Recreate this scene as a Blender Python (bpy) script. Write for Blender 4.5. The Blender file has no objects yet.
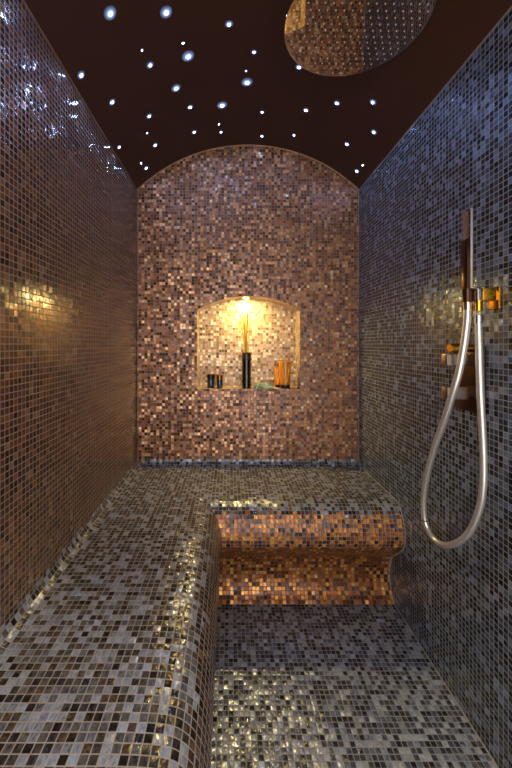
import bpy, bmesh, math, random
from mathutils import Vector, Matrix

random.seed(7)
scene = bpy.context.scene
COL = scene.collection

# ------------------------------------------------------------------ units
U = 0.0055            # metres per unit (one unit = one pixel of the far wall)
FPX = 350.0           # focal length in pixels
VX, VY = 230.0, 344.0 # vanishing point of the level view
EYE = 204 * U         # eye height above the floor
PITCH = 2.95          # mosaic pitch in units


def W(x, d, z):
    """units (right of eye, depth, above eye) -> world metres"""
    return Vector((x * U, d * U, z * U + EYE))


def PX(px, py, d):
    return W((px - VX) * d / FPX, d, (VY - py) * d / FPX)


def PXx(px, py, x):
    """point seen at px,py that lies in the plane x (units)"""
    d = x * FPX / (px - VX)
    return PX(px, py, d)


# ------------------------------------------------------------------ colour
def lin(h):
    h = h.lstrip('#')
    out = []
    for i in (0, 2, 4):
        c = int(h[i:i + 2], 16) / 255
        out.append(c / 12.92 if c <= 0.04045 else ((c + 0.055) / 1.055) ** 2.4)
    return (*out, 1.0)


def new_mat(name):
    m = bpy.data.materials.new(name)
    m.use_nodes = True
    nt = m.node_tree
    nt.nodes.clear()
    out = nt.nodes.new('ShaderNodeOutputMaterial')
    b = nt.nodes.new('ShaderNodeBsdfPrincipled')
    nt.links.new(b.outputs[0], out.inputs[0])
    return m, nt, b


def plain(name, col, rough=0.4, metal=0.0, noise=0.0, nscale=40, emit=None, estr=0, trans=0, ior=1.45, coat=0):
    m, nt, b = new_mat(name)
    c = lin(col)
    b.inputs['Base Color'].default_value = c
    b.inputs['Roughness'].default_value = rough
    b.inputs['Metallic'].default_value = metal
    b.inputs['IOR'].default_value = ior
    b.inputs['Transmission Weight'].default_value = trans
    b.inputs['Coat Weight'].default_value = coat
    if emit:
        b.inputs['Emission Color'].default_value = lin(emit)
        b.inputs['Emission Strength'].default_value = estr
    if noise > 0:
        tc = nt.nodes.new('ShaderNodeTexCoord')
        n = nt.nodes.new('ShaderNodeTexNoise')
        n.inputs['Scale'].default_value = nscale
        n.inputs['Detail'].default_value = 4
        nt.links.new(tc.outputs['Object'], n.inputs['Vector'])
        mx = nt.nodes.new('ShaderNodeMix')
        mx.data_type = 'RGBA'
        mx.inputs[6].default_value = tuple(v * (1 - noise) for v in c[:3]) + (1,)
        mx.inputs[7].default_value = tuple(min(1, v * (1 + noise)) for v in c[:3]) + (1,)
        nt.links.new(n.outputs['Fac'], mx.inputs[0])
        nt.links.new(mx.outputs[2], b.inputs['Base Color'])
    return m


def tiles(name, pal_a, pal_b=None, grout='#8a7c70', rough=0.22, metal=0.45, tilt=0.10,
          pearl=0.10, pearl_col='#d8d8d8', gw=0.075, seed=0.0, gain=1.0, streak=0.5, coat=0.3, bump=0.0):
    """glass mosaic; UVs are counted in tiles.  pal_b takes over where the
    face attribute 'blend' rises (a random tile mix that paints in light reflected by the bench)."""
    m, nt, b = new_mat(name)
    N, L = nt.nodes.new, nt.links.new

    def math_(op, a, c=None):
        n = N('ShaderNodeMath'); n.operation = op
        for i, v in enumerate((a, c)):
            if v is None: continue
            if isinstance(v, (int, float)): n.inputs[i].default_value = v
            else: L(v, n.inputs[i])
        return n.outputs[0]

    def vm(op, a, c=None, s=None):
        n = N('ShaderNodeVectorMath'); n.operation = op
        for i, v in enumerate((a, c)):
            if v is None: continue
            if isinstance(v, tuple): n.inputs[i].default_value = v
            else: L(v, n.inputs[i])
        if s is not None: n.inputs['Scale'].default_value = s
        return n.outputs[0]

    uv = N('ShaderNodeUVMap'); uv.uv_map = 'UVMap'
    vec = uv.outputs[0]
    idx = vm('FLOOR', vec)
    fr = vm('FRACTION', vec)
    idx_s = vm('ADD', idx, (seed + 0.37, seed * 1.7 + 0.11, 0.5))
    wn = N('ShaderNodeTexWhiteNoise'); wn.noise_dimensions = '3D'
    L(idx_s, wn.inputs['Vector'])
    idx_t = vm('ADD', idx_s, (31.3, 17.9, 5.2))
    wn2 = N('ShaderNodeTexWhiteNoise'); wn2.noise_dimensions = '3D'
    L(idx_t, wn2.inputs['Vector'])
    sep2 = N('ShaderNodeSeparateColor'); L(wn2.outputs['Color'], sep2.inputs[0])

    def ramp(pal):
        r = N('ShaderNodeValToRGB')
        r.color_ramp.interpolation = 'CONSTANT'
        els = r.color_ramp.elements
        tot = sum(w for _, w in pal)
        acc = 0
        for i, (c, w) in enumerate(pal):
            e = els[i] if i < 2 else els.new(acc / tot)
            e.position = acc / tot
            cc = lin(c)
            e.color = tuple(v * gain for v in cc[:3]) + (1,)
            acc += w
        L(wn.outputs['Value'], r.inputs[0])
        return r.outputs[0]

    col = ramp(pal_a)
    if pal_b:
        at = N('ShaderNodeAttribute'); at.attribute_name = 'blend'
        g = math_('LESS_THAN', sep2.outputs[0], at.outputs['Fac'])
        mx = N('ShaderNodeMix'); mx.data_type = 'RGBA'
        L(g, mx.inputs[0]); L(col, mx.inputs[6]); L(ramp(pal_b), mx.inputs[7])
        col = mx.outputs[2]
    # pearly streaks inside each tile
    off = vm('SCALE', wn2.outputs['Color'], s=40.0)
    nv = vm('ADD', vm('MULTIPLY', vec, (1.6, 0.9, 1.0)), off)
    nz = N('ShaderNodeTexNoise'); nz.inputs['Scale'].default_value = 1.0
    nz.inputs['Detail'].default_value = 3; nz.inputs['Distortion'].default_value = 1.2
    L(nv, nz.inputs['Vector'])
    amt = math_('ADD', math_('MULTIPLY', math_('SUBTRACT', nz.outputs['Fac'], 0.5), streak * 3.2), 1.0)
    amt = math_('MAXIMUM', amt, 0.25)
    sc = N('ShaderNodeVectorMath'); sc.operation = 'SCALE'
    L(col, sc.inputs[0]); L(amt, sc.inputs['Scale'])
    pm = math_('GREATER_THAN', sep2.outputs[1], 1.0 - pearl)
    pm = math_('MULTIPLY', pm, math_('MULTIPLY', nz.outputs['Fac'], 1.1))
    if pal_b: pm = math_('MULTIPLY', pm, math_('SUBTRACT', 1.0, g))
    mp = N('ShaderNodeMix'); mp.data_type = 'RGBA'
    L(pm, mp.inputs[0]); L(sc.outputs[0], mp.inputs[6]); mp.inputs[7].default_value = lin(pearl_col)
    # grout
    sx = N('ShaderNodeSeparateXYZ'); L(fr, sx.inputs[0])
    ex = math_('MINIMUM', sx.outputs[0], math_('SUBTRACT', 1.0, sx.outputs[0]))
    ey = math_('MINIMUM', sx.outputs[1], math_('SUBTRACT', 1.0, sx.outputs[1]))
    e = math_('MINIMUM', ex, ey)
    mr = N('ShaderNodeMapRange'); mr.inputs[1].default_value = gw * 0.75; mr.inputs[2].default_value = gw * 1.3
    L(e, mr.inputs[0])
    mask = mr.outputs[0]
    mg = N('ShaderNodeMix'); mg.data_type = 'RGBA'
    L(mask, mg.inputs[0]); mg.inputs[6].default_value = lin(grout); L(mp.outputs[2], mg.inputs[7])
    L(mg.outputs[2], b.inputs['Base Color'])
    L(math_('SUBTRACT', 0.85, math_('MULTIPLY', mask, 0.85 - rough)), b.inputs['Roughness'])
    L(math_('MULTIPLY', mask, metal), b.inputs['Metallic'])
    L(math_('MULTIPLY', mask, coat), b.inputs['Coat Weight'])
    b.inputs['Coat Roughness'].default_value = 0.08
    # each tile sits a little out of true
    geo = N('ShaderNodeNewGeometry')
    jit = vm('SCALE', vm('SUBTRACT', wn.outputs['Color'], (0.5, 0.5, 0.5)), s=tilt * 2)
    nb = N('ShaderNodeTexNoise'); nb.inputs['Scale'].default_value = 1.3; nb.inputs['Detail'].default_value = 1
    L(nv, nb.inputs['Vector'])
    jit2 = vm('SCALE', vm('SUBTRACT', nb.outputs['Color'], (0.5, 0.5, 0.5)), s=tilt * 1.6)
    nn = vm('NORMALIZE', vm('ADD', geo.outputs['Normal'], vm('ADD', jit, jit2)))
    if bump > 0:   # softly domed, wavy glass
        dome = math_('MULTIPLY', math_('POWER', math_('MAXIMUM', e, 0.0), 0.6), 1.1)
        bp = N('ShaderNodeBump'); bp.inputs['Strength'].default_value = 1.0
        bp.inputs['Distance'].default_value = bump
        L(math_('ADD', dome, math_('MULTIPLY', nz.outputs['Fac'], 1.2)), bp.inputs['Height'])
        L(nn, bp.inputs['Normal'])
        nn = bp.outputs[0]
    L(nn, b.inputs['Normal']); L(nn, b.inputs['Coat Normal'])
    return m


# ------------------------------------------------------------------ mesh helpers
def link(o, parent=None):
    COL.objects.link(o)
    if parent: o.parent = parent
    return o


def tag(o, label=None, cat=None, group=None, kind=None):
    if label: o['label'] = label
    if cat: o['category'] = cat
    if group: o['group'] = group
    if kind: o['kind'] = kind
    return o


def empty(name, loc, label, cat, group=None):
    o = bpy.data.objects.new(name, None)
    o.empty_display_size = 0.03
    o.location = loc
    link(o)
    return tag(o, label, cat, group)


def finish(name, me, mat, parent, smooth):
    if smooth:
        for p in me.polygons: p.use_smooth = True
    for m in (mat if isinstance(mat, (list, tuple)) else [mat]):
        me.materials.append(m)
    o = bpy.data.objects.new(name, me)
    link(o, parent)
    if parent:
        o.matrix_parent_inverse = Matrix.Translation(-parent.location)
    return o


def surf(name, patches, mat, parent=None, smooth=True, flip=False):
    """patches: list of (P, UV, blend) grids joined into one mesh"""
    vs, fs, uvs, bl = [], [], [], []
    for pt in patches:
        P, UV = pt[0], pt[1]
        B = pt[2] if len(pt) > 2 else None
        fl = pt[3] if len(pt) > 3 else flip
        base = len(vs)
        n, m = len(P), len(P[0])
        for i in range(n):
            for j in range(m):
                vs.append(P[i][j]); uvs.append(UV[i][j]); bl.append(B[i][j] if B else 0.0)
        for i in range(n - 1):
            for j in range(m - 1):
                q = (base + i * m + j, base + (i + 1) * m + j, base + (i + 1) * m + j + 1, base + i * m + j + 1)
                fs.append(q[::-1] if fl else q)
    me = bpy.data.meshes.new(name)
    me.from_pydata(vs, [], fs)
    ul = me.uv_layers.new(name='UVMap')
    for lp in me.loops:
        ul.data[lp.index].uv = uvs[lp.vertex_index]
    a = me.attributes.new('blend', 'FLOAT', 'POINT')
    for i, v in enumerate(bl): a.data[i].value = v
    me.update()
    return finish(name, me, mat, parent, smooth)


def from_bm(name, bm, mat, parent=None, smooth=True):
    bmesh.ops.recalc_face_normals(bm, faces=bm.faces)
    me = bpy.data.meshes.new(name)
    bm.to_mesh(me); bm.free()
    o = finish(name, me, mat, parent, smooth)
    if smooth:
        me.set_sharp_from_angle(angle=math.radians(38))
    return o


def add_box(bm, lo, hi, bev=0.0, seg=2):
    r = bmesh.ops.create_cube(bm, size=1)
    vs = r['verts']
    c = [(lo[i] + hi[i]) / 2 for i in range(3)]
    s = [abs(hi[i] - lo[i]) for i in range(3)]
    bmesh.ops.scale(bm, vec=s, verts=vs)
    bmesh.ops.translate(bm, vec=c, verts=vs)
    if bev > 0:
        es = list({e for v in vs for e in v.link_edges})
        bmesh.ops.bevel(bm, geom=es, offset=bev, segments=seg, affect='EDGES', profile=0.5)


def add_lathe(bm, prof, origin, axis='Z', seg=32, squash=None):
    """prof: list of (radius, height)"""
    rings = []
    for r, h in prof:
        ring = []
        if r < 1e-7:
            ring = [None]
        pts = []
        for k in range(1 if r < 1e-7 else seg):
            a = 2 * math.pi * k / seg
            x, y, z = r * math.cos(a), r * math.sin(a), h
            if squash: y *= squash
            if axis == 'X': x, y, z = z, x, y
            elif axis == 'Y': x, y, z = x, z, y
            pts.append(bm.verts.new(Vector(origin) + Vector((x, y, z))))
        rings.append(pts)
    for a, b in zip(rings[:-1], rings[1:]):
        if len(a) == 1 and len(b) == 1: continue
        for k in range(seg):
            k2 = (k + 1) % seg
            if len(a) == 1: bm.faces.new((a[0], b[k], b[k2]))
            elif len(b) == 1: bm.faces.new((a[k], b[0], a[k2]))
            else: bm.faces.new((a[k], b[k], b[k2], a[k2]))


def catmull(pts, n):
    pts = [Vector(p) for p in pts]
    P = [pts[0] * 2 - pts[1]] + pts + [pts[-1] * 2 - pts[-2]]
    out = []
    for i in range(1, len(P) - 2):
        for k in range(n):
            t = k / n
            p0, p1, p2, p3 = P[i - 1], P[i], P[i + 1], P[i + 2]
            out.append(0.5 * ((2 * p1) + (p2 - p0) * t + (2 * p0 - 5 * p1 + 4 * p2 - p3) * t * t + (3 * p1 - p0 - 3 * p2 + p3) * t ** 3))
    out.append(pts[-1])
    return out


def add_tube(bm, pts, rad, seg=12, caps=True):
    pts = [Vector(p) for p in pts]
    rads = rad if isinstance(rad, (list, tuple)) else [rad] * len(pts)
    t0 = (pts[1] - pts[0]).normalized()
    up = Vector((0, 0, 1)) if abs(t0.z) < 0.9 else Vector((1, 0, 0))
    n = t0.cross(up).normalized()
    rings = []
    for i, p in enumerate(pts):
        t = (pts[min(i + 1, len(pts) - 1)] - pts[max(i - 1, 0)]).normalized()
        n = (n - t * n.dot(t)).normalized()
        b = t.cross(n)
        rings.append([bm.verts.new(p + (n * math.cos(2 * math.pi * k / seg) + b * math.sin(2 * math.pi * k / seg)) * rads[i]) for k in range(seg)])
    for a, c in zip(rings[:-1], rings[1:]):
        for k in range(seg):
            bm.faces.new((a[k], a[(k + 1) % seg], c[(k + 1) % seg], c[k]))
    if caps:
        bm.faces.new(rings[0][::-1]); bm.faces.new(rings[-1])


# ------------------------------------------------------------------ materials
PAL_COPPER = [('#341e15', 1.4), ('#573425', 2), ('#7a4a32', 2.6), ('#96603f', 2.4), ('#7a5248', 2.0), ('#b57d52', 1.6), ('#5e3e38', 1.6), ('#d2a070', 0.7)]
PAL_BROWN = [('#24130f', 1.4), ('#4e3024', 2.4), ('#6a4430', 2.4), ('#5a3e36', 2), ('#7a5236', 1.8), ('#3a241b', 1.6)]
PAL_SLATE = [('#15161b', 2.2), ('#2b2f3a', 2.4), ('#434a58', 2.4), ('#5a6270', 1.6), ('#38333a', 1.6), ('#7a828e', 0.7)]
PAL_GREY = [('#221f1e', 1.5), ('#3e3a38', 2.2), ('#535150', 2.4), ('#5c5c62', 2), ('#4a3e37', 2.0), ('#6e727c', 1.0), ('#302d2e', 1.6)]  # grey of the seat tops is reflected light put into the tile colour
PAL_FLOOR = [('#22232a', 1.5), ('#3c3e48', 2.2), ('#50545f', 2.4), ('#666b7a', 2), ('#44424a', 1.8), ('#7a8294', 1.2), ('#2e3038', 1.5)]  # bluish cast of the starlight put into the floor tiles
PAL_RISER = [('#2e150a', 1.3), ('#643212', 2), ('#96541f', 2.6), ('#b4702c', 2.2), ('#7a4422', 2.0), ('#d4953f', 1.3), ('#4c2a16', 1.6)]
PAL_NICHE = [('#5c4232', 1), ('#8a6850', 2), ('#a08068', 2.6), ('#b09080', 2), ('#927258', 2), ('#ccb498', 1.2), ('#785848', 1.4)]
PAL_NOSE = [('#2a1e1a', 2), ('#4a362e', 2.4), ('#5c463c', 2), ('#3a2c28', 2), ('#6e584a', 1.2)]

M_BACK = tiles('copper_mosaic', PAL_COPPER, gain=1.18, grout='#94704e', metal=0.5, rough=0.33, tilt=0.12, coat=0.5, pearl=0.10, pearl_col='#e0b890', seed=3)
M_LEFT = tiles('brown_mosaic', PAL_BROWN, grout='#8a7262', metal=0.35, rough=0.17, tilt=0.024, pearl=0.04, pearl_col='#a08870', seed=11, streak=0.35)
M_RIGHT = tiles('slate_mosaic', PAL_SLATE, grout='#7f8086', metal=0.35, rough=0.27, tilt=0.05, coat=0.15, pearl=0.12, pearl_col='#9aa8c8', seed=23, streak=0.45)
M_SEAT = tiles('seat_mosaic', PAL_GREY, PAL_RISER, gain=1.15, gw=.06, grout='#837c74', metal=0.3, rough=0.22, tilt=0.12, pearl=0.3, pearl_col='#b4bccc', bump=0.001, streak=1.15, seed=31)  # blend fades the painted grey reflection into copper over the nosing
M_SEAT2 = tiles('long_seat_mosaic', PAL_GREY, PAL_NOSE, gw=.06, grout='#8a8078', metal=0.3, rough=0.22, tilt=0.12, pearl=0.3, pearl_col='#b4bccc', bump=0.001, streak=1.15, seed=31)
M_RISER = tiles('riser_mosaic', PAL_RISER, grout='#7a5232', metal=0.5, rough=0.3, tilt=0.10, pearl=0.10, pearl_col='#e8b478', seed=41)
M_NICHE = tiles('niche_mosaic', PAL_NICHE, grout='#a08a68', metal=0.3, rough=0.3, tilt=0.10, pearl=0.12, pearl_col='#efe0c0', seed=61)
M_FLOOR = tiles('floor_mosaic', PAL_FLOOR, grout='#76767a', metal=0.3, rough=0.22, tilt=0.12, pearl=0.32, pearl_col='#bcc0c8', bump=0.001, streak=1.15, seed=53)
M_CEIL = plain('ceiling_lacquer', '#3a1d15', rough=0.55, noise=0.08, nscale=6)
M_FRONT = plain('front_plaster', '#5a524a', rough=0.7, noise=0.05)
M_GROUT = plain('pale_joint', '#8f887e', rough=0.6, noise=0.1)
M_TRIM = plain('bronze_trim', '#9a7c66', rough=0.4, metal=0.5, noise=0.1)
M_CHROME = plain('polished_nickel', '#d8d4ce', rough=0.06, metal=1.0)
M_MIRROR = plain('mirror_steel', '#c9c0b8', rough=0.015, metal=1.0)
M_SATIN = plain('satin_nickel_hose', '#dcd8d2', rough=0.3, metal=0.75)
M_GOLD = plain('polished_brass', '#d9a33a', rough=0.16, metal=1.0)
M_BRONZE = plain('dark_bronze', '#4a2f24', rough=0.2, metal=0.75, noise=0.1)
M_SMOKE = plain('smoked_nickel', '#b0a294', rough=0.22, metal=1.0)
M_NOZZLE = plain('pale_nozzle', '#c9b39c', rough=0.5)
M_BLACK = plain('gloss_black', '#0b0a0b', rough=0.12, coat=0.6)
M_BROWNCAP = plain('brown_cap', '#3a1f18', rough=0.3, coat=0.4)
M_REED = plain('pale_reed', '#d8a83c', rough=0.6, noise=0.15)
M_NAVY = plain('navy_glass', '#10263c', rough=0.08, coat=0.8)
M_NAVYLID = plain('dark_lid', '#2a1710', rough=0.25, metal=0.3)
M_COPPERLID = plain('copper_lid', '#9a5a2c', rough=0.2, metal=0.9)
M_CLOTH = plain('sage_cloth', '#74857e', rough=0.8, noise=0.25, nscale=60)
M_AMBER = plain('amber_glass', '#e88c24', rough=0.12, trans=0.15, coat=0.5, noise=0.25, nscale=30)
M_AMBERHI = plain('amber_highlight', '#f0b04a', rough=0.2, coat=0.4)  # colour of the painted highlight on the amber cups
M_DARKBASE = plain('dark_base', '#1a0f0b', rough=0.3)


def emis(name, col, s):
    m = bpy.data.materials.new(name)
    m.use_nodes = True
    nt = m.node_tree; nt.nodes.clear()
    o = nt.nodes.new('ShaderNodeOutputMaterial'); e = nt.nodes.new('ShaderNodeEmission')
    e.inputs[0].default_value = lin(col); e.inputs[1].default_value = s
    nt.links.new(e.outputs[0], o.inputs[0])
    return m


STAR_L = 1300.0


def star_mat():
    """fibre star: bright core with a painted glow fading to the lacquer"""
    m, nt, b = new_mat('star_halo_disc')
    N, L = nt.nodes.new, nt.links.new
    b.inputs['Base Color'].default_value = lin('#3a1c14')
    b.inputs['Roughness'].default_value = 0.5
    tc = N('ShaderNodeTexCoord')
    sp = N('ShaderNodeSeparateXYZ'); L(tc.outputs['Generated'], sp.inputs[0])
    cb = N('ShaderNodeCombineXYZ'); L(sp.outputs[0], cb.inputs[0]); L(sp.outputs[1], cb.inputs[1])
    ds = N('ShaderNodeVectorMath'); ds.operation = 'DISTANCE'
    L(cb.outputs[0], ds.inputs[0]); ds.inputs[1].default_value = (.5, .5, 0)
    rp = N('ShaderNodeValToRGB')
    els = rp.color_ramp.elements
    els[0].position = 0.0; els[0].color = (1, 1, 1, 1)
    els[1].position = 1.0; els[1].color = (0, 0, 0, 1)
    for p, v in ((.15, .9), (.215, .15), (.27, .004), (.36, .0012), (.5, .00055), (.72, .00018)):
        e_ = els.new(p); e_.color = (v, v, v, 1)
    mu = N('ShaderNodeMath'); mu.operation = 'MULTIPLY'; L(ds.outputs['Value'], mu.inputs[0]); mu.inputs[1].default_value = 2.0
    L(mu.outputs[0], rp.inputs[0])
    st_ = N('ShaderNodeMath'); st_.operation = 'MULTIPLY'; L(rp.outputs[0], st_.inputs[0]); st_.inputs[1].default_value = STAR_L
    b.inputs['Emission Color'].default_value = lin('#9cbcff')
    L(st_.outputs[0], b.inputs['Emission Strength'])
    return m


M_STAR = star_mat()
M_LAMP = emis('niche_lamp', '#ffe48c', 2900.0)

# ------------------------------------------------------------------ setting
XL, XR, D0, D1 = -93.0, 129.0, -62.0, 350.0
XC = (XL + XR) / 2
HALF = (XR - XL) / 2
ZS, ZA, ZF = 154.0, 199.0, -204.0
RV = (HALF ** 2 + (ZA - ZS) ** 2) / (2 * (ZA - ZS))
CV = ZA - RV


def vault(x):
    return CV + math.sqrt(max(0, RV * RV - (x - XC) ** 2))


def frange(a, b, n):
    return [a + (b - a) * i / n for i in range(n + 1)]


def grid(fa, fb, na, nb, f, uvf):
    A, B = frange(*fa, na), frange(*fb, nb)
    return [[f(a, b) for b in B] for a in A], [[uvf(a, b) for b in B] for a in A]


T = PITCH
# side walls (the left one runs down to the floor behind the bench)
P, UV = grid((D0, D1), (ZF, ZS), 1, 1, lambda d, z: W(XL, d, z), lambda d, z: (d / T, z / T))
tag(surf('wall_left', [(P, UV)], M_LEFT, smooth=False, flip=True), kind='structure')
P, UV = grid((D0, D1), (ZF, ZS), 1, 1, lambda d, z: W(XR, d, z), lambda d, z: (d / T, z / T))
tag(surf('wall_right', [(P, UV)], M_RIGHT, smooth=False), kind='structure')
P, UV = grid((XL, XR), (D0, D1), 1, 1, lambda x, d: W(x, d, ZF), lambda x, d: (x / T + .3, d / T))
tag(surf('floor', [(P, UV)], M_FLOOR, smooth=False), kind='structure')
# vaulted ceiling
P, UV = grid((XL, XR), (D0, D1), 48, 1, lambda x, d: W(x, d, vault(x)), lambda x, d: (x / T, d / T))
tag(surf('ceiling', [(P, UV)], M_CEIL, smooth=True, flip=True), kind='structure')

# back wall with the arched niche
NX0, NX1, NZ0, NZS, NZA, ND = -33.0, 70.0, -45.0, 34.0, 48.0, 25.0
NXC, NH = (NX0 + NX1) / 2, (NX1 - NX0) / 2
NR = (NH ** 2 + (NZA - NZS) ** 2) / (2 * (NZA - NZS))
NCZ = NZA - NR


def arch(x):
    return NCZ + math.sqrt(max(0, NR * NR - (x - NXC) ** 2))


def wallpatch(x0, x1, nx, zlo, zhi, d):
    xs = frange(x0, x1, nx)
    P = [[W(x, d, zlo(x)), W(x, d, zhi(x))] for x in xs]
    UV = [[(x / T, zlo(x) / T), (x / T, zhi(x) / T)] for x in xs]
    return (P, UV, None, True)


pt = [wallpatch(XL, NX0, 16, lambda x: ZF, vault, D1),
      wallpatch(NX1, XR, 16, lambda x: ZF, vault, D1),
      wallpatch(NX0, NX1, 24, lambda x: ZF, lambda x: NZ0, D1),
      wallpatch(NX0, NX1, 24, arch, vault, D1),
      wallpatch(NX0, NX1, 24, lambda x: NZ0, arch, D1 + ND)]
# soffit, jambs, sill of the niche
xs = frange(NX0, NX1, 24)
pt.append(([[W(x, D1, arch(x)), W(x, D1 + ND, arch(x))] for x in xs], [[(x / T, 0), (x / T, ND / T)] for x in xs], None, True))
pt.append(([[W(NX0, D1, z), W(NX0, D1 + ND, z)] for z in (NZ0, NZS)], [[(0, z / T), (ND / T, z / T)] for z in (NZ0, NZS)], None, False))
pt.append(([[W(NX1, D1, z), W(NX1, D1 + ND, z)] for z in (NZ0, NZS)], [[(0, z / T), (ND / T, z / T)] for z in (NZ0, NZS)], None, True))
pt.append(([[W(x, D1, NZ0), W(x, D1 + ND, NZ0)] for x in (NX0, NX1)], [[(x / T, 0), (x / T, ND / T)] for x in (NX0, NX1)], None, True))
wb = surf('wall_back', pt, [M_BACK, M_NICHE], smooth=False)
tag(wb, kind='structure')
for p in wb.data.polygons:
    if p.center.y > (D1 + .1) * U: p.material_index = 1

# front wall behind the camera, with the doorway
DX0, DX1, DZ = -82.0, 118.0, 141.0
pf = [wallpatch(XL, DX0, 8, lambda x: ZF, vault, D0), wallpatch(DX1, XR, 8, lambda x: ZF, vault, D0),
      wallpatch(DX0, DX1, 12, lambda x: DZ, vault, D0)]
tag(surf('wall_front', pf, M_FRONT, smooth=False, flip=False), kind='structure')

# slim joints and trims
def strip(name, pts, r, mat):
    bm = bmesh.new(); add_tube(bm, pts, r, seg=6)
    return tag(from_bm(name, bm, mat), kind='structure')


e = 0.4
strip('trim_1', [W(x, D1 - .5, vault(x) - .3) for x in frange(XL + .5, XR - .5, 40)], 0.0022, M_TRIM)
strip('trim_2', [W(XL + e, D0 + 1, ZS), W(XL + e, D1 - 1, ZS)], 0.0018, M_TRIM)
strip('trim_3', [W(XR - e, D0 + 1, ZS), W(XR - e, D1 - 1, ZS)], 0.0018, M_GROUT)
strip('trim_4', [W(XL + e, D1 - e, -116), W(XL + e, D1 - e, ZS)], 0.0018, M_TRIM)
strip('trim_5', [W(XR - e, D1 - e, -116), W(XR - e, D1 - e, ZS)], 0.0018, M_GROUT)

# ------------------------------------------------------------------ bench
ZB = -121.0
XE, DE = -34.5, 285.0
ctrl = [(0, ZB), (12, ZB - .6), (19, -123.6), (24.5, -129.5), (28, -140), (26, -150.5), (17.5, -160), (7, -169.5),
        (3, -184), (5.2, -196.5), (11, ZF)]
prof = [(v.x, v.y) for v in catmull([(p, z, 0) for p, z in ctrl], 6)]
SPLIT = 5 * 6          # underside of the nosing
arc = [0.0]
for a, b in zip(prof[:-1], prof[1:]):
    arc.append(arc[-1] + math.hypot(b[0] - a[0], b[1] - a[1]))


def smooth01(a, b, v):
    t = max(0, min(1, (v - a) / (b - a)))
    return t * t * (3 - 2 * t)


CR = 6.0  # cove radius


def back_rows(i0, i1, b0, b1):
    P, UV, B = [], [], []
    for i in range(i0, i1 + 1):
        p, z = prof[i]
        xs = frange(XE + p, XR - .2, 30)
        P.append([W(x, DE - p, z) for x in xs])
        UV.append([(x / T, (DE - arc[i]) / T) for x in xs])
        B.append([smooth01(b0, b1, arc[i])] * len(xs))
    return P, UV, B, True


def left_rows(i0, i1, b0, b1):
    P, UV, B = [], [], []
    for i in range(i0, i1 + 1):
        p, z = prof[i]
        ys = frange(D0 + .3, DE - p, 40)
        P.append([W(XE + p, y, z) for y in ys])
        UV.append([((XE + arc[i]) / T, y / T) for y in ys])
        B.append([smooth01(b0, b1, arc[i])] * len(ys))
    return P, UV, B, False


bench = empty('steam_bench', W(XL + 30, 200, ZF), 'built-in L-shaped mosaic bench with rolled edge along the left and back walls', 'bench')
# back seat: flat with a cove up the back wall
cov = [(D1 - .2 - CR + CR * math.sin(a), ZB + CR - CR * math.cos(a)) for a in frange(0, math.pi / 2 * .98, 8)]
cov_arc = [CR * a for a in frange(0, math.pi / 2 * .98, 8)]
xs = frange(XE, XR - .2, 8)
flat = ([[W(x, y, ZB) for x in xs] for y in (DE, D1 - CR)], [[(x / T, y / T) for x in xs] for y in (DE, D1 - CR)], None, True)
flat = (flat[0], flat[1], None, True)
xs2 = [XL + CR] + frange(XE, XR - .2, 8)
cove = ([[W(x, d, z) for x in xs2] for d, z in cov], [[(x / T, (D1 - CR + a) / T) for x in xs2] for a in cov_arc], None, True)
surf('seat', [flat, cove, back_rows(0, SPLIT, 19, 29)], M_SEAT, bench)
# long seat on the left, its cove up the left wall
ys = [D0 + .3, DE, D1 - CR]
flatL = ([[W(x, y, ZB) for y in ys] for x in (XL + CR, XE)], [[(x / T, y / T) for y in ys] for x in (XL + CR, XE)], None, False)
covL = [(XL + CR - CR * math.sin(a), ZB + CR - CR * math.cos(a)) for a in frange(0, math.pi / 2 * .98, 8)]
ysc = [D0 + .3, 100, 200, 300, D1 - .2]
coveL = ([[W(x, y, z) for y in ysc] for x, z in covL], [[((XL + CR - a) / T, y / T) for y in ysc] for a in cov_arc], None, True)
surf('seat', [flatL, coveL, left_rows(0, SPLIT, 19, 28)], M_SEAT2, bench)
surf('riser', [back_rows(SPLIT, len(prof) - 1, -1, 0)], M_RISER, bench)
r2 = left_rows(SPLIT, len(prof) - 1, -1, 0)
surf('riser', [r2], M_SEAT2, bench)

strip('trim_6', [W(XR - .3, D1 - 2, ZB + CR)] + [W(XR - .3, d, z + .3) for d, z in reversed(cov)] + [W(XR - .3, DE - p, z) for p, z in prof], 0.0024, M_GROUT)
strip('trim_7', [W(XR - .3, D0 + 1, ZF + .3), W(XR - .3, DE - 12, ZF + .3)], 0.0022, M_GROUT)

# ------------------------------------------------------------------ star lights
def ray_vault(px, py):
    dx, dz = (px - VX) / FPX, (VY - py) / FPX
    lo, hi = 20.0, 349.0
    for _ in range(60):
        m = (lo + hi) / 2
        x, z = dx * m, dz * m
        if z > (vault(x) if XL < x < XR else ZS): hi = m
        else: lo = m
    return dx * lo, lo, dz * lo


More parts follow.
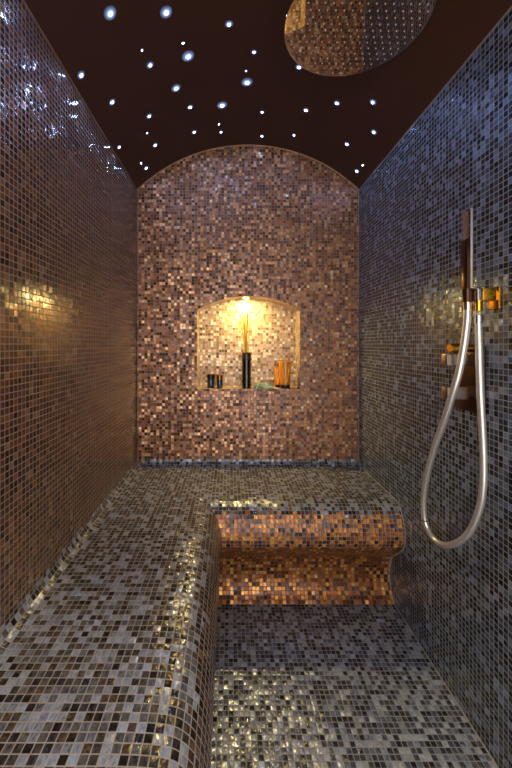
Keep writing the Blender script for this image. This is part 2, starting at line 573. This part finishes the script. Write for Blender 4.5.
STARS = [
    (110, 13, 'L', 'large bluish-white star light in the upper left of the ceiling, alone beside the left edge'),
    (81, 75, 'M', 'star light hugging the left ceiling edge, highest one beside the left wall'),
    (166, 12, 'L', 'bright star light at the top of the ceiling left of centre, above the brightest cluster'),
    (229, 24, 'M', 'star light at the top near mid ceiling, left of the round shower head'),
    (142, 50, 'T', 'tiny faint pinpoint above a medium star light, left part of the ceiling'),
    (150, 65, 'M', 'medium star light under a tiny pinpoint, left of the brightest cluster'),
    (188, 56, 'X', 'brightest and largest star light in the left half of the ceiling'),
    (183, 43, 'T', 'tiny pinpoint star light just above the brightest star'),
    (176, 88, 'L', 'large star light directly below the brightest star'),
    (112, 102, 'M', 'star light close to the left ceiling edge, halfway down, second from the wall'),
    (149, 116, 'M', 'medium star light in the middle left of the ceiling above the arch shoulder'),
    (190, 107, 'M', 'star light between the star below the brightest and the arch top'),
    (222, 105, 'X', 'very bright star light above the arch top, left of the right-hand bright star'),
    (247, 82, 'X', 'very bright star light in the middle of the ceiling, nearest below a tiny pinpoint'),
    (246, 71, 'T', 'tiny pinpoint star light right above the very bright middle star'),
    (254, 52, 'S', 'small star light between the middle star and the round shower head'),
    (119, 147, 'S', 'small star light beside the left ceiling edge just above the arch foot'),
    (155, 145, 'M', 'star light low on the left just above the arch curve'),
    (147, 133, 'T', 'tiny pinpoint star light low on the left between two medium stars'),
    (146, 168, 'M', 'lowest star light at the left foot of the arch'),
    (141, 163, 'T', 'tiny pinpoint beside the lowest star at the left foot of the arch'),
    (194, 132, 'M', 'star light just above the left half of the arch, left of a smaller one'),
    (221, 132, 'S', 'small star light just above the arch top, left of centre'),
    (219, 124, 'T', 'tiny pinpoint star light above a small star over the arch top'),
    (299, 67, 'M', 'star light touching the lower left rim of the round shower head'),
    (262, 112, 'S', 'small star light right of the very bright pair, above another small one'),
    (262, 136, 'S', 'small star light hugging the crown of the arch right of centre'),
    (306, 110, 'M', 'star light right of centre, below the star on the shower head rim'),
    (294, 135, 'S', 'small star light over the right half of the arch, nearest the crown'),
    (337, 103, 'M', 'star light below the round shower head, left of its twin in the upper right pair'),
    (373, 102, 'M', 'star light below the right end of the shower head, highest on the right side'),
    (374, 132, 'M', 'star light nearest the right wall edge, halfway down the right side'),
    (347, 144, 'M', 'star light above the right shoulder of the arch'),
    (357, 171, 'M', 'lowest star light at the right foot of the arch'),
    (363, 165, 'T', 'tiny pinpoint beside the lowest star at the right foot of the arch'),
]
SIZE = {'X': 0.026, 'L': 0.022, 'M': 0.0155, 'S': 0.012, 'T': 0.0065}
_star_mesh = {}


def star_mesh(k):
    if k in _star_mesh: return _star_mesh[k]
    r = SIZE[k]
    bm = bmesh.new()
    # shallow disc: bright core, its glow painted on as a dim bluish rim  (local -Z is out of the ceiling)
    add_lathe(bm, [(0, -r * .16), (r * .35, -r * .14), (r * .6, -r * .10), (r * .85, -r * .05), (r, 0.0002)], (0, 0, 0), seg=20)
    for f in bm.faces: f.smooth = True
    bmesh.ops.recalc_face_normals(bm, faces=bm.faces)
    me = bpy.data.meshes.new('star_halo_disc')
    bm.to_mesh(me); bm.free()
    me.materials.append(M_STAR)
    _star_mesh[k] = me
    return me


def put_star(x, d, k, label):
    z = vault(x)
    o = bpy.data.objects.new('star_spotlight', star_mesh(k))
    o.location = W(x, d, z)
    o.rotation_euler = (0, math.atan2(x - XC, z - CV), 0)
    link(o)
    tag(o, label, 'light', 'fibre optic star lights in the ceiling')


for px, py, k, lab in STARS:
    x, d, z = ray_vault(px, py)
    put_star(x, d, k, lab)
for x, d, k in [(-60, 150, 'L'), (-25, 120, 'M'), (40, 110, 'L'), (100, 140, 'M'), (5, 70, 'M'), (-70, 90, 'M'), (60, 60, 'L'), (112, 70, 'M'), (-30, 30, 'L'), (30, 10, 'M'), (100, 10, 'L'), (-70, 10, 'M')]:
    put_star(x, d, k, 'white star light in the near part of the ceiling above the entrance')

# ------------------------------------------------------------------ rain shower head
HZ, HD, HX, HR = 170.0, 186.0, 66.8, 37.7
c = W(HX, HD, HZ)
sh = empty('rain_shower_head', W(HX, HD, vault(HX)), 'large round mirror-polished rain shower head under the ceiling at upper right', 'shower head')
bm = bmesh.new()
rr = HR * U
add_lathe(bm, [(0, 0), (rr - .006, 0), (rr - .003, 0), (rr - .0008, .0008), (rr, .003), (rr, .009), (rr - .002, .011), (rr - .02, .013), (.04, .018), (0, .018)], c, seg=96)
ROT = Matrix.Translation(c) @ Matrix.Rotation(math.radians(.7), 4, 'Y') @ Matrix.Rotation(math.radians(1.2), 4, 'X') @ Matrix.Translation(-c)
bm.transform(ROT)
from_bm('head_plate', bm, M_MIRROR, sh)
bm = bmesh.new()
add_lathe(bm, [(.0, .017), (.028, .017), (.028, .024), (.013, .03), (.012, (vault(HX) - HZ) * U - .006), (.03, (vault(HX) - HZ) * U - .004), (.03, (vault(HX) - HZ) * U + .003), (0, (vault(HX) - HZ) * U + .003)], c, seg=24)
from_bm('ceiling_pipe', bm, M_CHROME, sh)
# nozzles
nb = bmesh.new()
add_lathe(nb, [(.0, -.0022), (.0015, -.002), (.0023, .0004)], (0, 0, 0), seg=8)
bmesh.ops.recalc_face_normals(nb, faces=nb.faces)
nme = bpy.data.meshes.new('nozzle'); nb.to_mesh(nme); nme.materials.append(M_NOZZLE); nb.free()
npos = []
st = 0.0235
kk = int(rr / st) + 1
for i in range(-kk, kk + 1):
    for j in range(-kk, kk + 1):
        x, y = (i + .5 * (j % 2)) * st, j * st * .9
        if math.hypot(x, y) < rr - .014: npos.append((x, y))
npos.sort(key=lambda p: -p[1])      # far ones are in the picture
for k, (x, y) in enumerate(npos[:100]):
    o = bpy.data.objects.new('nozzle', nme)
    link(o, sh)
    o.location = ROT @ (Vector((x, y, 0)) + c) - sh.location
if len(npos) > 100:
    bm = bmesh.new()
    for x, y in npos[100:]:
        add_lathe(bm, [(.0, -.0022), (.0015, -.002), (.0023, .0004)], ROT @ (c + Vector((x, y, 0))), seg=8)
    tag(from_bm('nozzles', bm, M_NOZZLE, sh), kind='stuff')

# ------------------------------------------------------------------ hand shower, bracket, hose, mixer on the right wall
HDp = 169.0


def bx(name, lo, hi, mat, parent, bev=.0015):
    """box in units"""
    a, b = W(*lo), W(*hi)
    bm = bmesh.new()
    add_box(bm, (min(a.x, b.x), min(a.y, b.y), min(a.z, b.z)), (max(a.x, b.x), max(a.y, b.y), max(a.z, b.z)), bev)
    return from_bm(name, bm, mat, parent)


br = empty('shower_bracket', W(XR, HDp, 22), 'square brass wall bracket holding the hand shower on the right wall', 'bracket')
bx('wall_plate', (XR - 1.6, HDp - 3.2, 16.8), (XR - .1, HDp + 4, 27.5), M_GOLD, br)
bx('block', (120.5, HDp - 2.6, 20.8), (XR - 1.6, HDp + 3, 26.8), M_GOLD, br)
bx('arm', (118, HDp - 2.4, 21.0), (120.5, HDp + 4.2, 26.6), M_CHROME, br)
bm = bmesh.new()
cx, cy = 116.2, HDp + 2.4
add_lathe(bm, [(1.25 * U, 0), (2.2 * U, 0), (2.2 * U, 6.2 * U), (1.25 * U, 6.2 * U), (1.25 * U, 0)], W(cx, cy, 20.6), seg=24)
from_bm('cup', bm, M_BRONZE, br)
bm = bmesh.new()
add_lathe(bm, [(0, 0), (1.7 * U, 0), (1.7 * U, 5.2 * U), (0, 5.2 * U)], W(120.0, HDp, 16.0), seg=20)
from_bm('outlet', bm, M_GOLD, br)

hs = empty('hand_shower', W(cx, cy, 27), 'slim bar hand shower with dark grip standing upright in the wall bracket', 'shower')
bx('grip', (115.0, HDp + .5, 27.0), (116.1, HDp + 6.0, 51.2), M_BRONZE, hs)
bx('spray_bar', (116.1, HDp, 27.0), (116.9, HDp + 5.6, 65.4), M_CHROME, hs, .0006)
bx('edge_strip', (116.0, HDp - .5, 27.0), (117.0, HDp, 65.6), M_SATIN, hs, .0006)
bm = bmesh.new()
add_lathe(bm, [(0, 0), (1.2 * U, 0), (1.2 * U, 8.2 * U), (0, 8.2 * U)], W(cx, cy, 19.6), seg=16)
from_bm('spigot', bm, M_GOLD, hs)

hose_px = [(467.6, 304, 116.3), (467, 322, 115.8), (463.6, 348, 114.8), (459, 372, 113.5), (452, 396, 112.6), (444.4, 420, 113.0), (435.4, 445, 114.4),
           (428.8, 468, 116.4), (424.8, 489, 118.2), (423.6, 506, 119.6), (426, 525, 120.9), (435, 540, 122.0), (447, 545.4, 122.9),
           (461, 540.5, 123.5), (472, 528, 123.9), (480, 507, 124.2), (483, 488, 124.3), (483.7, 466, 124.0), (483.1, 444, 123.3), (481.8, 419, 122.3),
           (480.2, 385, 121.2), (479, 345, 120.4), (478.3, 316, 120.0)]
hpts = [PXx(px, py, x) for px, py, x in hose_px]
hose = empty('shower_hose', hpts[0], 'silver metal shower hose hanging in a long loop beside the right wall', 'hose')
cur = catmull(hpts, 7)
bm = bmesh.new(); add_tube(bm, cur, 1.72 * U, seg=16)
from_bm('hose_tube', bm, M_SATIN, hose)
bm = bmesh.new(); add_tube(bm, [hpts[0] + Vector((0, 0, .003)), hpts[0] + Vector((0, 0, -.016))], 1.95 * U, seg=16)
from_bm('connector', bm, M_CHROME, hose)
bm = bmesh.new(); add_tube(bm, [hpts[-1] + Vector((0, 0, .001)), hpts[-1] + Vector((0, 0, -.02))], 1.95 * U, seg=16)
from_bm('connector', bm, M_CHROME, hose)
si = 10 * 7 - 2
bm = bmesh.new(); add_tube(bm, [cur[si], cur[si].lerp(cur[si + 1], .4)], 1.78 * U, seg=16)
from_bm('seam', bm, M_DARKBASE, hose)

mx = empty('shower_mixer', W(XR, 187, -18), 'polished shower mixer with square handles on the right wall behind the hose', 'mixer')
bx('wall_plate', (XR - 1.2, 176, -36), (XR - .1, 200, -1), M_BRONZE, mx)


def handle(z0, z1, tip, mat_body, mat_tip, d0=182.5, d1=189.0):
    h = bx('handle', (tip + 4, d0 + .5, z0 + .3), (XR - 1.2, d1 - .5, z1 - .3), mat_body, mx, .002)
    t = bx('handle_tip', (tip, d0, z0), (tip + 4, d1, z1), mat_tip, mx, .0015)
    t.parent = h
    t.matrix_parent_inverse = Matrix.Translation(-mx.location)
    return h


handle(-11.6, -5.0, 109.5, M_SMOKE, M_BRONZE)
handle(-29.5, -22.5, 109.5, M_SMOKE, M_BRONZE)
bm = bmesh.new()
add_lathe(bm, [(0, 0), (2.2 * U, 0), (2.4 * U, .5 * U), (2.4 * U, 6 * U), (2.0 * U, 6.3 * U), (2.0 * U, 12.4 * U), (0, 12.4 * U)], W(116, 185, -2.2), axis='X', seg=24)
from_bm('button', bm, M_GOLD, mx)

# ------------------------------------------------------------------ things in the niche
ND_ = 358.0


def nx(px, d=ND_): return (px - VX) * d / FPX


zsill = NZ0
lampd = 359.0
lx = nx(246.0, lampd)
nl = empty('niche_downlight', W(lx, lampd, arch(lx)), 'small warm downlight at the crown of the arched niche', 'light')
bm = bmesh.new()
add_lathe(bm, [(3.2 * U, .6 * U), (3.9 * U, .6 * U), (3.9 * U, -.5 * U), (3.2 * U, -.9 * U), (2.7 * U, -.5 * U)], W(lx, lampd, arch(lx)), seg=24)
from_bm('bezel', bm, M_GOLD, nl)
bm = bmesh.new()
add_lathe(bm, [(0, -1.3 * U), (1.4 * U, -1.1 * U), (2.7 * U, -.4 * U), (2.7 * U, .3 * U)], W(lx, lampd, arch(lx)), seg=24)
from_bm('lens', bm, M_LAMP, nl)

# reed diffuser
dx = nx(246.5)
rd = empty('reed_diffuser', W(dx, ND_, zsill), 'tall black bottle with a bundle of pale reeds in the middle of the niche', 'diffuser')
bm = bmesh.new()
R_ = 4.6 * U
hh = 36.5 * U
add_lathe(bm, [(0, 0), (R_ - .001, 0), (R_, .001), (R_, hh * .8), (R_ * .97, hh * .81)], W(dx, ND_, zsill), seg=32)
from_bm('bottle', bm, M_BLACK, rd)
bm = bmesh.new()
add_lathe(bm, [(R_ * .97, hh * .80), (R_ * 1.02, hh * .805), (R_ * 1.02, hh * .99), (R_ * .98, hh), (R_ * .35, hh), (R_ * .3, hh * .9)], W(dx, ND_, zsill), seg=32)
from_bm('cap', bm, M_BROWNCAP, rd)
for tx, ty, dd in [(240.5, 315, 2), (243, 312, -2), (245, 314, 3), (247.5, 313, -3), (251.2, 316, 1), (244, 318, 6)]:
    bm = bmesh.new()
    b0 = W(dx + random.uniform(-.6, .6), ND_ + random.uniform(-.5, .5), zsill + 31)
    add_tube(bm, [b0, PX(tx, ty, ND_ + dd)], 0.0031, seg=8)
    from_bm('reed', bm, M_REED, rd)


def jar(px0, px1, ptop, d, label, body, lid):
    x = (nx(px0, d) + nx(px1, d)) / 2
    r = (px1 - px0) / 2 * d / FPX * U
    h = (389.6 - ptop) * d / FPX * U
    t = empty('jar', W(x, d, zsill), label, 'jar', 'small lidded jars in the niche')
    bm = bmesh.new()
    add_lathe(bm, [(0, 0), (r * .88, 0), (r * .97, h * .05), (r * .97, h * .58), (r * .9, h * .64), (r * .86, h * .68)], W(x, d, zsill), seg=28)
    from_bm('glass_body', bm, body, t)
    bm = bmesh.new()
    add_lathe(bm, [(r * .86, h * .66), (r, h * .67), (r, h * .96), (r * .95, h), (0, h)], W(x, d, zsill), seg=28)
    from_bm('lid', bm, lid, t)


jar(207, 214.8, 376, 360, 'small dark blue jar with dark lid at the left end of the niche', M_NAVY, M_NAVYLID)
jar(216.6, 222.8, 376.5, 357, 'small dark blue jar with coppery lid, right of the pair beside the black bottle', M_NAVY, M_COPPERLID)

# crumpled cloth
def cloth():
    x0, x1, d0, d1 = nx(254.5), nx(272.5), 353, 366
    P, UV = [], []
    n, m = 26, 18
    for i in range(n):
        row, ur = [], []
        for j in range(m):
            u, v = i / (n - 1), j / (m - 1)
            env = (math.sin(math.pi * u) ** .5) * (math.sin(math.pi * v) ** .5)
            h = env * (4.6 + 2.2 * math.sin(7 * u + 3 * v) + 1.4 * math.sin(11 * v - 5 * u + 1)) * (0.75 + .4 * math.sin(3.1 * u))
            x = x0 + (x1 - x0) * u + .8 * math.sin(9 * v)
            d = d0 + (d1 - d0) * v + 1.0 * math.sin(8 * u)
            row.append(W(x, d, zsill + max(0.05, h))); ur.append((u, v))
        P.append(row); UV.append(ur)
    o = surf('folded_cloth', [(P, UV)], M_CLOTH)
    md = o.modifiers.new('thick', 'SOLIDIFY'); md.thickness = 0.0015; md.offset = 1
    return tag(o, 'small pale grey-green crumpled cloth lying between the black bottle and the amber glasses', 'cloth')


cloth()


def amber(px0, px1, ptop, d, label):
    x = (nx(px0, d) + nx(px1, d)) / 2
    r = (px1 - px0) / 2 * d / FPX * U
    h = (389.4 - ptop) * d / FPX * U
    t = empty('amber_glass', W(x, d, zsill), label, 'candle glass', 'amber candle glasses in the niche')
    bm = bmesh.new()
    add_lathe(bm, [(0, 0), (r * .68, 0), (r * .74, h * .02), (r * .76, h * .14), (0, h * .14)], W(x, d, zsill), seg=28)
    from_bm('base', bm, M_DARKBASE, t)
    bm = bmesh.new()
    add_lathe(bm, [(0, h * .141), (r * .75, h * .141), (r * .84, h * .4), (r * .95, h * .75), (r, h), (r * .88, h), (r * .82, h * .75), (r * .7, h * .4), (r * .55, h * .2), (0, h * .19)], W(x, d, zsill), seg=28)
    from_bm('cup', bm, M_AMBER, t)
    # V-shaped highlight on the cup front, modelled as a bright tube
    bm = bmesh.new()
    def on(u, v):
        a = u * .8
        rr2 = r * (.76 + .24 * v) + .0006
        return W(x, d, zsill) + Vector((math.sin(a) * rr2, -math.cos(a) * rr2, h * v))
    pts = [on(-.85, .9), on(-.55, .6), on(-.2, .3), on(0, .22), on(.2, .3), on(.55, .6), on(.85, .9)]
    add_tube(bm, catmull(pts, 4), .0034, seg=8)
    from_bm('v_highlight', bm, M_AMBERHI, t)


amber(278.6, 291.6, 362.3, 356, 'taller amber candle glass with dark base at the right end of the niche')
amber(274.2, 281.0, 369.5, 364, 'shorter amber candle glass half hidden behind the taller one')

# ------------------------------------------------------------------ light from the doorway
wd = bpy.data.worlds.new('World')
scene.world = wd
wd.use_nodes = True
bg = wd.node_tree.nodes['Background']
bg.inputs[0].default_value = lin('#d8d0c8')
bg.inputs[1].default_value = 5.0


def lamp(name, kind, loc, target, power, col, size=.2, **kw):
    l = bpy.data.lights.new(name, kind)
    l.energy = power
    l.color = lin(col)[:3]
    if kind == 'AREA':
        l.size = size
        if 'size_y' in kw:
            l.shape = 'RECTANGLE'; l.size_y = kw['size_y']
    else:
        l.shadow_soft_size = size
    o = bpy.data.objects.new(name, l)
    o.location = loc
    o.rotation_euler = (Vector(target) - Vector(loc)).to_track_quat('-Z', 'Y').to_euler()
    link(o)
    return o


lamp('hall_lamp', 'AREA', (0.2, -0.75, 2.42), (0.15, 0.9, 0.2), 37, '#fff0d8', .12)

# ------------------------------------------------------------------ camera
cd = bpy.data.cameras.new('Camera')
cam = bpy.data.objects.new('Camera', cd)
cam.location = (0, 0, EYE)
cam.rotation_euler = (math.pi / 2, 0, 0)
cd.sensor_fit = 'AUTO'
cd.sensor_width = 36
cd.lens = 36 * FPX / 768
cd.shift_x = (256 - VX) / 768
cd.shift_y = (VY - 384) / 768
cd.clip_start = 0.01
link(cam)
scene.camera = cam

vs = scene.view_settings
vs.view_transform = 'Standard'
vs.look = 'None'
vs.exposure = 0.0
scene.cycles.use_denoising = True
scene.cycles.max_bounces = 10
scene.cycles.sample_clamp_indirect = 4.0
